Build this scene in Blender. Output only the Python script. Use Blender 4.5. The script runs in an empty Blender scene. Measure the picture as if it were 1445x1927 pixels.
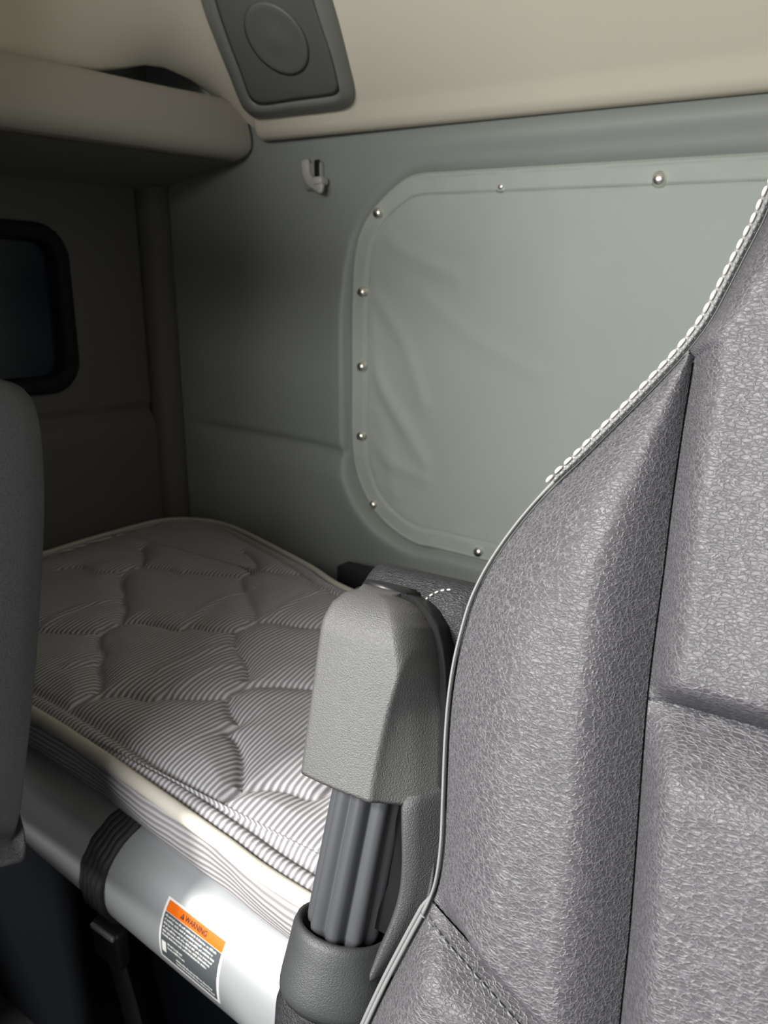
import bpy, bmesh, math, random
import numpy as np
from mathutils import Vector

random.seed(7)
rng = np.random.default_rng(7)
COL = bpy.context.scene.collection
ORG = {}

# ------------------------------------------------------------------ camera maths
CAM = np.array([0.0, 0.0, 1.35])
FPX = 1447.0
YAW, PIT = math.radians(35), math.radians(15)
fh = np.array([-math.sin(YAW), math.cos(YAW), 0.0])
RT = np.array([math.cos(YAW), math.sin(YAW), 0.0])
ZZ = np.array([0, 0, 1.0])
FW = fh * math.cos(PIT) - ZZ * math.sin(PIT)
UP = fh * math.sin(PIT) + ZZ * math.cos(PIT)

def ray(x, y):
    return FW + RT * (x - 722.5) / FPX - UP * (y - 963.5) / FPX

def on_plane(x, y, p, n):
    d = ray(x, y); p = np.array(p, float); n = np.array(n, float)
    return CAM + d * ((p - CAM) @ n / (d @ n))

# ------------------------------------------------------------------ object helpers
def mk(name, V, F, mat=None, parent=None, origin=None, smooth=True, uv=None):
    V = np.asarray(V, float)
    if parent is not None:
        org = ORG[parent.name]
        wo = org if origin is None else np.array(origin, float)
    else:
        wo = np.array(origin, float) if origin is not None else np.array([(V[:, 0].min() + V[:, 0].max()) / 2, (V[:, 1].min() + V[:, 1].max()) / 2, V[:, 2].min()])
    me = bpy.data.meshes.new(name)
    me.from_pydata([tuple(v) for v in (V - wo)], [], [tuple(int(i) for i in f) for f in F])
    me.update()
    if smooth:
        me.polygons.foreach_set('use_smooth', [True] * len(me.polygons))
    if uv is not None:
        lay = me.uv_layers.new(name='UVMap')
        li = np.zeros(len(me.loops), dtype=np.int32)
        me.loops.foreach_get('vertex_index', li)
        lay.data.foreach_set('uv', np.asarray(uv, float)[li].ravel())
    mats = mat if isinstance(mat, (list, tuple)) else [mat]
    for m in mats:
        if m is not None:
            me.materials.append(m)
    o = bpy.data.objects.new(name, me)
    COL.objects.link(o)
    ORG[o.name] = wo
    if parent is not None:
        o.parent = parent
        o.location = wo - ORG[parent.name]
    else:
        o.location = wo
    return o

def empty(name, loc):
    o = bpy.data.objects.new(name, None)
    o.empty_display_size = 0.05
    COL.objects.link(o)
    o.location = loc
    ORG[o.name] = np.array(loc, float)
    return o

def tag(o, label, cat, group=None):
    o['label'] = label; o['category'] = cat
    if group: o['group'] = group
    return o

def struct(o):
    o['kind'] = 'structure'
    return o

class MB:
    """collects shapes into one mesh"""
    def __init__(s): s.V = []; s.F = []; s.n = 0
    def add(s, V, F):
        V = np.asarray(V, float)
        s.V.append(V); s.F += [tuple(i + s.n for i in f) for f in F]; s.n += len(V)
        return s
    def out(s): return np.vstack(s.V), s.F
    def build(s, name, mat, parent=None, **k):
        V, F = s.out(); return mk(name, V, F, mat, parent, **k)

def grid_faces(nr, nc, wrap=False):
    F = []
    for i in range(nr - 1):
        for j in range(nc if wrap else nc - 1):
            k = (j + 1) % nc
            F.append((i * nc + j, i * nc + k, (i + 1) * nc + k, (i + 1) * nc + j))
    return F

def catmull(P, n, closed=False):
    P = np.asarray(P, float)
    if closed: Q = np.vstack([P[-1], P, P[0], P[1]])
    else: Q = np.vstack([2 * P[0] - P[1], P, 2 * P[-1] - P[-2]])
    segs = len(Q) - 3
    pts = []
    per = 24
    for i in range(segs):
        p0, p1, p2, p3 = Q[i:i + 4]
        for t in np.linspace(0, 1, per, endpoint=False):
            pts.append(0.5 * ((2 * p1) + (-p0 + p2) * t + (2 * p0 - 5 * p1 + 4 * p2 - p3) * t * t + (-p0 + 3 * p1 - 3 * p2 + p3) * t ** 3))
    if not closed: pts.append(P[-1])
    else: pts.append(P[0])
    pts = np.array(pts)
    L = np.r_[0, np.cumsum(np.linalg.norm(np.diff(pts, axis=0), axis=1))]
    q = np.linspace(0, L[-1], n + (1 if closed else 0))
    R = np.stack([np.interp(q, L, pts[:, k]) for k in range(pts.shape[1])], 1)
    return R[:-1] if closed else R

def tube(path, r, seg=8, cap=True):
    P = np.asarray(path, float); n = len(P)
    T = np.gradient(P, axis=0); T /= np.linalg.norm(T, axis=1)[:, None] + 1e-12
    a = np.array([0, 0, 1.0])
    if abs(T[0] @ a) > .9: a = np.array([1.0, 0, 0])
    N = np.cross(T[0], a); N /= np.linalg.norm(N)
    V = []
    rr = np.broadcast_to(np.asarray(r, float), (n,))
    for i in range(n):
        N = N - T[i] * (N @ T[i]); N /= np.linalg.norm(N)
        B = np.cross(T[i], N)
        for k in range(seg):
            t = 2 * math.pi * k / seg
            V.append(P[i] + rr[i] * (math.cos(t) * N + math.sin(t) * B))
    F = grid_faces(n, seg, True)
    if cap: F += [tuple(range(seg))[::-1], tuple(range((n - 1) * seg, n * seg))]
    return np.array(V), F

def loft(rings, cap=True):
    n = len(rings[0])
    V = np.vstack(rings)
    F = grid_faces(len(rings), n, True)
    if cap: F += [tuple(range(n))[::-1], tuple(range((len(rings) - 1) * n, len(rings) * n))]
    return V, F

def rbox(c, s, r=0.01, ax=None, n=5):
    """box with rounded edges: superellipse stack, centre c, size s"""
    c = np.array(c, float); hx, hy, hz = np.array(s, float) / 2
    r = min(r, hx, hy, hz)
    rings = []
    lev = [(-hz, r)] if r == 0 else [(-hz + r - r * math.cos(a), r - r * math.sin(a)) for a in np.linspace(0, math.pi / 2, n)]
    lev = lev + [(-z, i) for z, i in lev[::-1]]
    for z, ins in lev:
        ring = []
        for sx, sy, a0 in ((1, 1, 0), (-1, 1, 90), (-1, -1, 180), (1, -1, 270)):
            for a in np.linspace(a0, a0 + 90, n):
                a = math.radians(a)
                ring.append((sx * (hx - r) + (r - ins) * math.cos(a), sy * (hy - r) + (r - ins) * math.sin(a), z))
        rings.append(np.array(ring))
    V, F = loft(rings)
    if ax is not None:
        V = V @ np.array(ax, float)
    return V + c, F

def g(d, r):
    return np.sin(np.pi / 2 * np.clip(d / r, 0, 1))

def sstep(a, b, x):
    t = np.clip((x - a) / (b - a), 0, 1); return t * t * (3 - 2 * t)

def seg_dist(P, L):
    """distance from points P (n,2) to polyline L"""
    D = np.full(len(P), 1e9)
    for a, b in zip(L[:-1], L[1:]):
        ab = b - a
        t = np.clip(((P - a) @ ab) / (ab @ ab + 1e-12), 0, 1)
        D = np.minimum(D, np.linalg.norm(P - (a + t[:, None] * ab), axis=1))
    return D

def smooth_noise(X, Y, freq, seed, oct=3):
    r = np.random.default_rng(seed); out = np.zeros_like(X)
    for o in range(oct):
        for _ in range(4):
            a = r.uniform(0, 2 * math.pi); f = freq * 2 ** o * r.uniform(.7, 1.3)
            out += np.sin(f * (X * math.cos(a) + Y * math.sin(a)) + r.uniform(0, 6.28)) / (4 * 1.8 ** o)
    return out

# ------------------------------------------------------------------ materials
def nt(name):
    m = bpy.data.materials.new(name); m.use_nodes = True
    t = m.node_tree; b = t.nodes['Principled BSDF']
    return m, t, b

def lin(h):
    c = [int(h[i:i + 2], 16) / 255 for i in (0, 2, 4)]
    return tuple([(x / 12.92 if x <= .04045 else ((x + .055) / 1.055) ** 2.4) for x in c] + [1])

def plain(name, col, rough=.5, metal=0, spec=.5, nscale=0, nbump=0, ndist=.001, var=0.0, vscale=6):
    m, t, b = nt(name)
    b.inputs['Base Color'].default_value = col
    b.inputs['Roughness'].default_value = rough
    b.inputs['Metallic'].default_value = metal
    b.inputs['Specular IOR Level'].default_value = spec
    tc = t.nodes.new('ShaderNodeTexCoord')
    if nscale:
        n = t.nodes.new('ShaderNodeTexNoise'); n.inputs['Scale'].default_value = nscale; n.inputs['Detail'].default_value = 3
        t.links.new(tc.outputs['Object'], n.inputs['Vector'])
        bp = t.nodes.new('ShaderNodeBump'); bp.inputs['Strength'].default_value = nbump; bp.inputs['Distance'].default_value = ndist
        t.links.new(n.outputs['Fac'], bp.inputs['Height']); t.links.new(bp.outputs['Normal'], b.inputs['Normal'])
    if var:
        n2 = t.nodes.new('ShaderNodeTexNoise'); n2.inputs['Scale'].default_value = vscale; n2.inputs['Detail'].default_value = 4
        t.links.new(tc.outputs['Object'], n2.inputs['Vector'])
        mx = t.nodes.new('ShaderNodeMix'); mx.data_type = 'RGBA'
        mx.inputs['A'].default_value = tuple(c * (1 - var) for c in col[:3]) + (1,)
        mx.inputs['B'].default_value = tuple(min(1, c * (1 + var)) for c in col[:3]) + (1,)
        t.links.new(n2.outputs['Fac'], mx.inputs['Factor']); t.links.new(mx.outputs['Result'], b.inputs['Base Color'])
    return m

def leather(name, col, rough=.45, scale=330, stretch=(.55, 1, 1.25), strength=.55, dist=.0006, spec=.5):
    """grained hide: rounded pebbles parted by fine wrinkles that run mostly sideways"""
    m, t, b = nt(name)
    b.inputs['Roughness'].default_value = rough
    b.inputs['Specular IOR Level'].default_value = spec
    tc = t.nodes.new('ShaderNodeTexCoord')
    mp = t.nodes.new('ShaderNodeMapping'); mp.inputs['Scale'].default_value = stretch
    t.links.new(tc.outputs['Object'], mp.inputs['Vector'])
    nz = t.nodes.new('ShaderNodeTexNoise'); nz.inputs['Scale'].default_value = scale * .45; nz.inputs['Detail'].default_value = 3
    t.links.new(mp.outputs['Vector'], nz.inputs['Vector'])
    sb = t.nodes.new('ShaderNodeVectorMath'); sb.operation = 'SUBTRACT'; sb.inputs[1].default_value = (.5, .5, .5)
    wv = t.nodes.new('ShaderNodeVectorMath'); wv.operation = 'SCALE'; wv.inputs['Scale'].default_value = 1.6 / scale
    t.links.new(nz.outputs['Color'], sb.inputs[0]); t.links.new(sb.outputs[0], wv.inputs[0])
    ad = t.nodes.new('ShaderNodeVectorMath'); ad.operation = 'ADD'
    t.links.new(mp.outputs['Vector'], ad.inputs[0]); t.links.new(wv.outputs[0], ad.inputs[1])
    acc = None
    for sc_, wt in ((scale, 1.0), (scale * .5, .45)):
        vo = t.nodes.new('ShaderNodeTexVoronoi'); vo.feature = 'DISTANCE_TO_EDGE'; vo.inputs['Scale'].default_value = sc_
        t.links.new(ad.outputs[0], vo.inputs['Vector'])
        rm = t.nodes.new('ShaderNodeMapRange'); rm.interpolation_type = 'SMOOTHSTEP'
        rm.inputs['From Max'].default_value = .16; rm.inputs['To Min'].default_value = wt; rm.inputs['To Max'].default_value = 0
        t.links.new(vo.outputs['Distance'], rm.inputs['Value'])
        if acc is None: acc = rm.outputs['Result']
        else:
            mm = t.nodes.new('ShaderNodeMath'); mm.operation = 'ADD'
            t.links.new(acc, mm.inputs[0]); t.links.new(rm.outputs['Result'], mm.inputs[1]); acc = mm.outputs[0]
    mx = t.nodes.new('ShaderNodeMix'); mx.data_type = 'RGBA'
    mx.inputs['A'].default_value = tuple(c * .86 for c in col[:3]) + (1,); mx.inputs['B'].default_value = tuple(min(1, c * 1.65) for c in col[:3]) + (1,)  # wrinkle lines painted lighter, in place of the highlights they catch
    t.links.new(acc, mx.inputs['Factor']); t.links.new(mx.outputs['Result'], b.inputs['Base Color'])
    n2 = t.nodes.new('ShaderNodeTexNoise'); n2.inputs['Scale'].default_value = scale * .8; n2.inputs['Detail'].default_value = 3
    t.links.new(mp.outputs['Vector'], n2.inputs['Vector'])
    sm = t.nodes.new('ShaderNodeMath'); sm.operation = 'MULTIPLY_ADD'; sm.inputs[1].default_value = .8
    t.links.new(n2.outputs['Fac'], sm.inputs[0]); t.links.new(acc, sm.inputs[2])
    bp = t.nodes.new('ShaderNodeBump'); bp.inputs['Strength'].default_value = strength; bp.inputs['Distance'].default_value = dist
    t.links.new(sm.outputs[0], bp.inputs['Height']); t.links.new(bp.outputs['Normal'], b.inputs['Normal'])
    return m

def stripes(name, dark, light, period, axis=0, wob=0.0, wobscale=5, bump=.6, dist=.002, stain=False):
    """woven ribs: light ridges over darker valleys, following the UV map (metres)"""
    m, t, b = nt(name)
    b.inputs['Roughness'].default_value = .85; b.inputs['Specular IOR Level'].default_value = .15
    tc = t.nodes.new('ShaderNodeTexCoord')
    sp = t.nodes.new('ShaderNodeSeparateXYZ'); t.links.new(tc.outputs['UV'], sp.inputs[0])
    src = sp.outputs[axis]
    nz = t.nodes.new('ShaderNodeTexNoise'); nz.inputs['Scale'].default_value = wobscale; nz.inputs['Detail'].default_value = 2
    t.links.new(tc.outputs['UV'], nz.inputs['Vector'])
    ma = t.nodes.new('ShaderNodeMath'); ma.operation = 'MULTIPLY_ADD'; ma.inputs[1].default_value = wob
    t.links.new(nz.outputs['Fac'], ma.inputs[0]); t.links.new(src, ma.inputs[2])
    k = t.nodes.new('ShaderNodeMath'); k.operation = 'MULTIPLY'; k.inputs[1].default_value = 2 * math.pi / period
    t.links.new(ma.outputs[0], k.inputs[0])
    s = t.nodes.new('ShaderNodeMath'); s.operation = 'SINE'; t.links.new(k.outputs[0], s.inputs[0])
    mr = t.nodes.new('ShaderNodeMapRange'); mr.inputs['From Min'].default_value = -1; mr.inputs['From Max'].default_value = .8
    t.links.new(s.outputs[0], mr.inputs['Value'])
    mx = t.nodes.new('ShaderNodeMix'); mx.data_type = 'RGBA'
    mx.inputs['A'].default_value = dark; mx.inputs['B'].default_value = light
    t.links.new(mr.outputs['Result'], mx.inputs['Factor'])
    t.links.new(mx.outputs['Result'], b.inputs['Base Color'])
    bp = t.nodes.new('ShaderNodeBump'); bp.inputs['Strength'].default_value = bump; bp.inputs['Distance'].default_value = dist
    t.links.new(mr.outputs['Result'], bp.inputs['Height']); t.links.new(bp.outputs['Normal'], b.inputs['Normal'])
    return m

M = {}
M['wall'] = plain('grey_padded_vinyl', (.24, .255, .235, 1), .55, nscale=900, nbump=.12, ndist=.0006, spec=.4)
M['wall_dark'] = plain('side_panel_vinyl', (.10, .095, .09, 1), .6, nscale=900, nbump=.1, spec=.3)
M['cover'] = plain('cover_vinyl_cloth', (.36, .39, .35, 1), .6, nscale=1500, nbump=.15, ndist=.0004, var=.06, vscale=5, spec=.35)
M['beige'] = plain('headliner_beige', (.60, .555, .455, 1), .8, nscale=700, nbump=.2, ndist=.0006, spec=.2)
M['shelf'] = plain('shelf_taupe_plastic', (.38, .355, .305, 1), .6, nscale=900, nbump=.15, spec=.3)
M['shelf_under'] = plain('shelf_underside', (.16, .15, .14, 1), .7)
M['black'] = plain('black_plastic', (.012, .013, .016, 1), .55)
M['rubber'] = plain('black_rubber', (.008, .008, .010, 1), .75, spec=.2)
M['glass'] = plain('dark_tinted_glass', (.002, .005, .014, 1), .18, var=.5, vscale=14)
M['spk'] = plain('speaker_grey', (.10, .102, .092, 1), .55, nscale=1500, nbump=.2, ndist=.0005)
M['spk_edge'] = plain('speaker_bezel_grey', (.17, .175, .16, 1), .5)
M['chrome'] = plain('snap_metal', (.88, .86, .80, 1), .28, metal=1)
M['hook'] = plain('hook_grey_plastic', (.42, .41, .37, 1), .5)
M['alu'] = plain('aluminium_rail', (.55, .57, .59, 1), .40, metal=.6, nscale=60, nbump=.03)
M['cream'] = plain('cream_binding_tape', (.52, .49, .43, 1), .7, nscale=500, nbump=.2)
M['thread'] = plain('pale_thread', (.62, .60, .54, 1), .6)
M['thread_grey'] = plain('grey_thread', (.16, .16, .17, 1), .6)
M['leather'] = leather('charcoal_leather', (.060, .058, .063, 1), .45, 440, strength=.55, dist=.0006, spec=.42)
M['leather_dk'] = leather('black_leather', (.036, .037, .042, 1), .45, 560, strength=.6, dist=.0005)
M['rope'] = plain('pale_grey_welt', (.17, .17, .17, 1), .45, nscale=900, nbump=.3, ndist=.0004)
M['leather_welt'] = plain('welt_leather', (.11, .11, .112, 1), .42, nscale=900, nbump=.4, ndist=.0005)
M['plastic'] = plain('grey_textured_plastic', (.088, .088, .087, 1), .40, nscale=1100, nbump=1.0, ndist=.0007)
M['plastic_dk'] = plain('dark_textured_plastic', (.04, .042, .044, 1), .45, nscale=1300, nbump=.8, ndist=.0005)
M['arm'] = plain('grey_textured_plastic_shaded', (.05, .051, .052, 1), .45, nscale=1100, nbump=1.0, ndist=.0007)  # hood plastic again, with the arm's shaded side darkened in the colour
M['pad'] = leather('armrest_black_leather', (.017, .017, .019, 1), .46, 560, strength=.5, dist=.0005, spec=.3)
M['dial'] = plain('ribbed_dial_plastic', (.055, .057, .062, 1), .33)
M['gasket'] = plain('black_trim_plastic', (.01, .01, .011, 1), .4)
M['navy'] = plain('bunk_panel_dark', (.004, .005, .007, 1), .8, spec=.1)
M['floor'] = plain('rubber_floor', (.02, .02, .022, 1), .8)
M['web'] = plain('black_webbing', (.02, .02, .023, 1), .6, nscale=400, nbump=.4)
M['mat_top'] = stripes('quilted_ticking', (.19, .187, .20, 1), (.55, .535, .55, 1), .0088, 0, bump=.8, dist=.0025)
M['mat_side'] = stripes('side_ticking', (.25, .24, .245, 1), (.46, .445, .445, 1), .0080, 1, wob=.014, wobscale=8, bump=.7, dist=.002)
M['lab_white'] = plain('label_white', (.72, .72, .70, 1), .4)
M['lab_orange'] = plain('label_orange', (.72, .13, .0, 1), .4)
M['lab_grey'] = plain('label_dark_grey', (.07, .08, .085, 1), .4)
M['lab_black'] = plain('label_black', (.015, .012, .01, 1), .4)

# ================================================================== SETTING
XL, YB, XR = -1.82, 1.5, 0.62

# ---- floor
V, F = rbox(((XL + XR) / 2, .35, -.03), (XR - XL + .1, 2.5, .06), .005)
struct(mk('floor', V, F, M['floor'], smooth=False))

# ---- back wall: padded panel, recessed where the window cover sits
cov_px = [(1445, 288), (1100, 306), (800, 325), (762, 338), (715, 380), (682, 430), (668, 490), (664, 600), (664, 720), (664, 820), (672, 885), (695, 943), (730, 987), (780, 1022), (900, 1060), (1000, 1086)]
cov = np.array([on_plane(x, y, (0, YB, 0), (0, 1, 0))[[0, 2]] for x, y in cov_px])
KS = .042
XC = -.42                                                  # middle of the rear window
cov[:, 1] += KS * (cov[:, 0] - XC)                         # squared up, skewed back below
right = np.array([(2 * XC - x, z) for x, z in cov[2:14]][::-1])
cov_loop = np.vstack([cov[2:], right[:1] * 0 + right[0], right[1:]])
cov_loop = np.vstack([cov[2:14], right])                   # left side, then mirrored right side
def densify(L, step):
    Q = []
    for a_, b_ in zip(L, np.roll(L, -1, 0)):
        k_ = max(1, int(np.linalg.norm(b_ - a_) / step)) if np.linalg.norm(b_ - a_) > .16 else 1
        Q += [a_ + (b_ - a_) * i / k_ for i in range(k_)]
    return np.array(Q)
cov_loop = densify(cov_loop, .06)
cov_sq = catmull(cov_loop, 260, closed=True)
cov_loop = np.c_[cov_loop[:, 0], cov_loop[:, 1] - KS * (cov_loop[:, 0] - XC)]
cov_out = np.c_[cov_sq[:, 0], cov_sq[:, 1] - KS * (cov_sq[:, 0] - XC)]

def inside(P, L):
    x, z = P[:, 0], P[:, 1]; c = np.zeros(len(P), bool)
    j = len(L) - 1
    for i in range(len(L)):
        xi, zi = L[i]; xj, zj = L[j]
        hit = ((zi > z) != (zj > z)) & (x < (xj - xi) * (z - zi) / (zj - zi + 1e-15) + xi)
        c ^= hit; j = i
    return c

xs = np.linspace(XL, XR, 300); zs = np.linspace(.02, 2.34, 260)
GX, GZ = np.meshgrid(xs, zs)
P2 = np.stack([GX.ravel(), GZ.ravel()], 1)
d = seg_dist(P2, np.vstack([cov_out, cov_out[:1]])); ins = inside(P2, cov_out)
sd = np.where(ins, -d, d)
xt0, zt0 = P2[:, 0], P2[:, 1]
h = np.zeros(len(P2))                                      # towards the cab (-Y)
h += (.008 + .024 * (1 - sstep(-1.1, -.85, xt0)) * (1 - sstep(1.3, 1.55, zt0))) * np.exp(-(np.maximum(sd, 0) / .11) ** 1.4) * sstep(-.004, .016, sd) # rounded lip about the cover
h += np.where(sd < .016, -.004 * (1 - sstep(-.004, .016, sd)), 0)
zt = P2[:, 1]; xt = P2[:, 0]
belt = 1.012 - .04 * (xt + 1.5)
mask = sstep(.0, .03, sd) * sstep(-1.78, -1.6, xt)
h += mask * (-.014 * np.exp(-((zt - belt) / .010) ** 2) + .012 * sstep(0, .07, belt - zt) * (1 - .6 * sstep(.1, .3, belt - zt)))
h += .018 * np.exp(-((zt - 1.685 + .035 * (xt + 1)) / .028) ** 2) * sstep(-1.3, -.6, xt)   # padded roll under the headliner
V = np.stack([xt, YB - h, zt], 1)
wb = struct(mk('wall_back', V, grid_faces(260, 300), M['wall'], origin=(0, YB, 0)))
V, F = rbox(((XL + XR) / 2, YB + .05, 1.18), (XR - XL + .2, .05, 2.4), .002)
struct(mk('wall_back_outer', V, F, M['black'], smooth=False))

# ---- side wall with its small window
WZ0, WZ1, WY0, WY1 = 1.155, 1.525, .66, 1.19
xs = np.linspace(-.9, YB, 200); zs = np.linspace(.02, 2.3, 190)
GY, GZ = np.meshgrid(xs, zs)
yy, zz = GY.ravel(), GZ.ravel()
bl = 1.066
h = -.012 * np.exp(-((zz - bl) / .010) ** 2) + .014 * sstep(0, .06, bl - zz)
h += .010 * sstep(1.26, 1.20, np.abs(yy - .92) + .92) * 0
V = np.stack([XL + h, yy, zz], 1)
F = [f[::-1] for f in grid_faces(190, 200)]
def hole(f):
    c = V[list(f)].mean(0); return WY0 < c[1] < WY1 and WZ0 < c[2] < WZ1
F = [f for f in F if not (hole(f) or (c0 := V[list(f)].mean(0))[1] < -.1 and c0[2] > 1.05 and c0[2] < 1.75)]
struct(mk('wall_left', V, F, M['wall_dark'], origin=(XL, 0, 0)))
def rrect(y0, y1, z0, z1, r, n=10):
    L = []
    for cy, cz, a0 in ((y1 - r, z1 - r, 0), (y0 + r, z1 - r, 90), (y0 + r, z0 + r, 180), (y1 - r, z0 + r, 270)):
        for a in np.linspace(a0, a0 + 90, n):
            L.append((cy + r * math.cos(math.radians(a)), cz + r * math.sin(math.radians(a))))
    return np.array(L)
o1 = rrect(WY0 - .02, WY1 + .02, WZ0 - .02, WZ1 + .02, .085)
prof = [(-.03, .0), (.008, .0), (.016, -.012), (.014, -.032), (.002, -.040), (-.03, -.040)]
mid = np.array([(WY0 + WY1) / 2, (WZ0 + WZ1) / 2])
rings = []
for dx, off in prof:
    L = []
    for k, p in enumerate(o1):
        t = o1[(k + 1) % len(o1)] - o1[k - 1]; nrm = np.array([t[1], -t[0]]) / np.linalg.norm(t)
        q = p + nrm * off
        L.append((XL + dx, q[0], q[1]))
    rings.append(np.array(L))
V, F = loft(rings, cap=False)
w1 = struct(mk('window_1', V, F, M['rubber'], origin=(XL, mid[0], WZ0)))
V, F = rbox((XL - .018, mid[0], mid[1]), (.008, WY1 - WY0 + .02, WZ1 - WZ0 + .02), .003)
mk('window_pane', V, F, M['glass'], w1)

# ---- corner pillar between side wall and back wall
L = []
for a in np.linspace(0, 90, 10):
    a = math.radians(a); L.append((XL - .005 + .062 * math.sin(a) ** .8, YB + .005 - .075 * math.cos(a) ** .8))
L += [(XL - .005, YB + .005)]
V, F = loft([np.array([(x, y, z) for x, y in L]) for z in np.linspace(.02, 1.80, 30)])
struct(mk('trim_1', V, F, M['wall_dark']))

# ---- right wall (driver's side), with the door window open to daylight
V, F = rbox((XR + .03, .9, 1.15), (.06, 1.35, 2.3), .005)
struct(mk('wall_right', V, F, M['wall'], smooth=False))
V, F = rbox((XR + .03, -.35, .55), (.06, 1.15, 1.1), .01)
struct(mk('door_1', V, F, M['wall_dark'], smooth=False))

# ---- headliner: sloping rear panel above the seam
def seam_z(x): return 1.742 - .043 * (x + 1.435)
SL = math.radians(47)
prof = [(1.505, .012), (1.495, -.004), (1.478, -.010), (1.462, -.004), (1.450, .010), (1.440, .030)]
y0, z0 = prof[-1]
for k in np.linspace(.02, .75, 24): prof.append((y0 - k * math.cos(SL), z0 + k * math.sin(SL)))
y1, z1 = prof[-1]
_e = []
for _x, _y in [(478, 258), (450, 185), (420, 95), (388, 5), (350, -105), (300, -250)]:
    _q = np.array([0, 1.44, .030 + 1.735]); _n = np.array([-.043 * math.cos(SL), -math.sin(SL), -math.cos(SL)])
    _p = on_plane(_x, _y, _q + np.array([-1.43, 0, 0]) , _n); _e.append((_p[2], _p[0]))
_e = np.array(sorted(_e))
def hl_left(z):      # left border of the panel
    return float(np.interp(z, _e[:, 0], _e[:, 1]))
edge_pts = []
rings = []
for i, (y, z) in enumerate(prof):
    x0 = hl_left(z + 1.742); edge_pts.append((x0, y + .018, z + seam_z(x0) + .018))
    row = []
    # rolled left lip
    for a in np.linspace(0, 90, 5):
        a = math.radians(a)
        row.append((x0 + .02 - .02 * math.sin(math.pi / 2 - a), y + .02 * (1 - math.sin(a)), z + seam_z(x0) + .02 * (1 - math.sin(a))))
    for x in np.linspace(x0 + .02, XR + .05, 40)[1:]:
        row.append((x, y, z + seam_z(x)))
    rings.append(np.array(row))
nc = len(rings[0])
V = np.vstack(rings); F = grid_faces(len(rings), nc)
struct(mk('wall_back_upper', V, F, M['beige'], origin=(0, YB, 1.7)))
HP = np.array([0, prof[6][0], prof[6][1] + seam_z(-1.3)])              # a point and normal of the sloping panel near the speaker
tx = np.array([1, 0, -.043]); ty = np.array([0, -math.cos(SL), math.sin(SL)])
HN = np.cross(ty, tx); HN /= np.linalg.norm(HN)
if HN[1] > 0: HN = -HN
HP = np.array([-1.3, prof[6][0], prof[6][1] + seam_z(-1.3)])

# ---- ceiling
zc = z1 + seam_z(-.4) - .02
V, F = rbox(((XL + XR) / 2, (y1 - .25) / 2 + .06, zc + .03), (XR - XL + .1, y1 + .25, .06), .01)
struct(mk('ceiling', V, F, M['beige'], smooth=False))

# ---- upper side panel above the shelf (bulges out over the shelf, its lower edge arching up near the rear)
E_ = np.vstack([np.array(edge_pts[3:]), [[edge_pts[-1][0], .3, edge_pts[-1][2]]], [[edge_pts[-1][0], -.75, edge_pts[-1][2]]]]); E_ = catmull(E_, 90)
yb = np.linspace(1.485, -.75, 90)
zb = np.interp(yb, [-.75, .9, 1.0, 1.10, 1.173, 1.23, 1.29, 1.365, 1.41, 1.45, 1.5], [1.72, 1.79, 1.80, 1.815, 1.836, 1.856, 1.864, 1.855, 1.842, 1.826, 1.808])
B_ = np.stack([np.full(90, -1.500), yb, zb], 1)
rows = []
for t in np.linspace(0, 1, 30):
    R_ = B_ + (E_ - B_) * t
    R_[:, 0] -= .05 * math.sin(math.pi * t) * sstep(1.45, .7, yb)
    rows.append(R_)
rows.insert(0, B_ + np.array([-.02, 0, .012]))
V = np.vstack(rows); F = grid_faces(31, 90)
struct(mk('wall_left_upper', V, F, M['beige'], origin=(-1.6, 0, 1.8)))

# ================================================================== OVERHEAD SHELF
sh = empty('overhead_shelf', (-1.63, .6, 1.66))
tag(sh, 'long taupe overhead storage shelf with rounded front lip along the dark side wall', 'shelf')
def sh_ring(y):
    dz = .045 * (y - 1.0)
    P = [(-1.485, 1.803), (-1.478, 1.807), (-1.470, 1.803), (-1.464, 1.785), (-1.452, 1.735), (-1.449, 1.712), (-1.452, 1.695), (-1.462, 1.682), (-1.476, 1.676), (-1.50, 1.672), (-1.50, 1.70), (-1.487, 1.72)]
    return np.array([(x, y, z + dz) for x, z in P])
ysh = np.r_[np.linspace(-.6, 1.46, 24), 1.475, 1.485, 1.491]
rings = []
for y in ysh:
    R = sh_ring(y); k = max(0, (y - 1.46) / .031)
    c = R.mean(0); R = c + (R - c) * np.array([1, 1, 1 - .14 * k ** 2]) + np.array([.012 * sstep(1.2, 1.45, y), 0, 0]); rings.append(R)
V, F = loft(rings); mk('front_lip', V, F, M['shelf'], sh)
rings = []
for y in np.linspace(-.6, 1.49, 10):
    dz = .045 * (y - 1.0)
    rings.append(np.array([(-1.474, y, 1.676 + dz), (-1.474, y, 1.688 + dz), (-1.815, y, 1.655 + dz * .6), (-1.815, y, 1.640 + dz * .6)]))
V, F = loft(rings); mk('shelf_floor', V, F, M['shelf_under'], sh, smooth=False)

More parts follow.
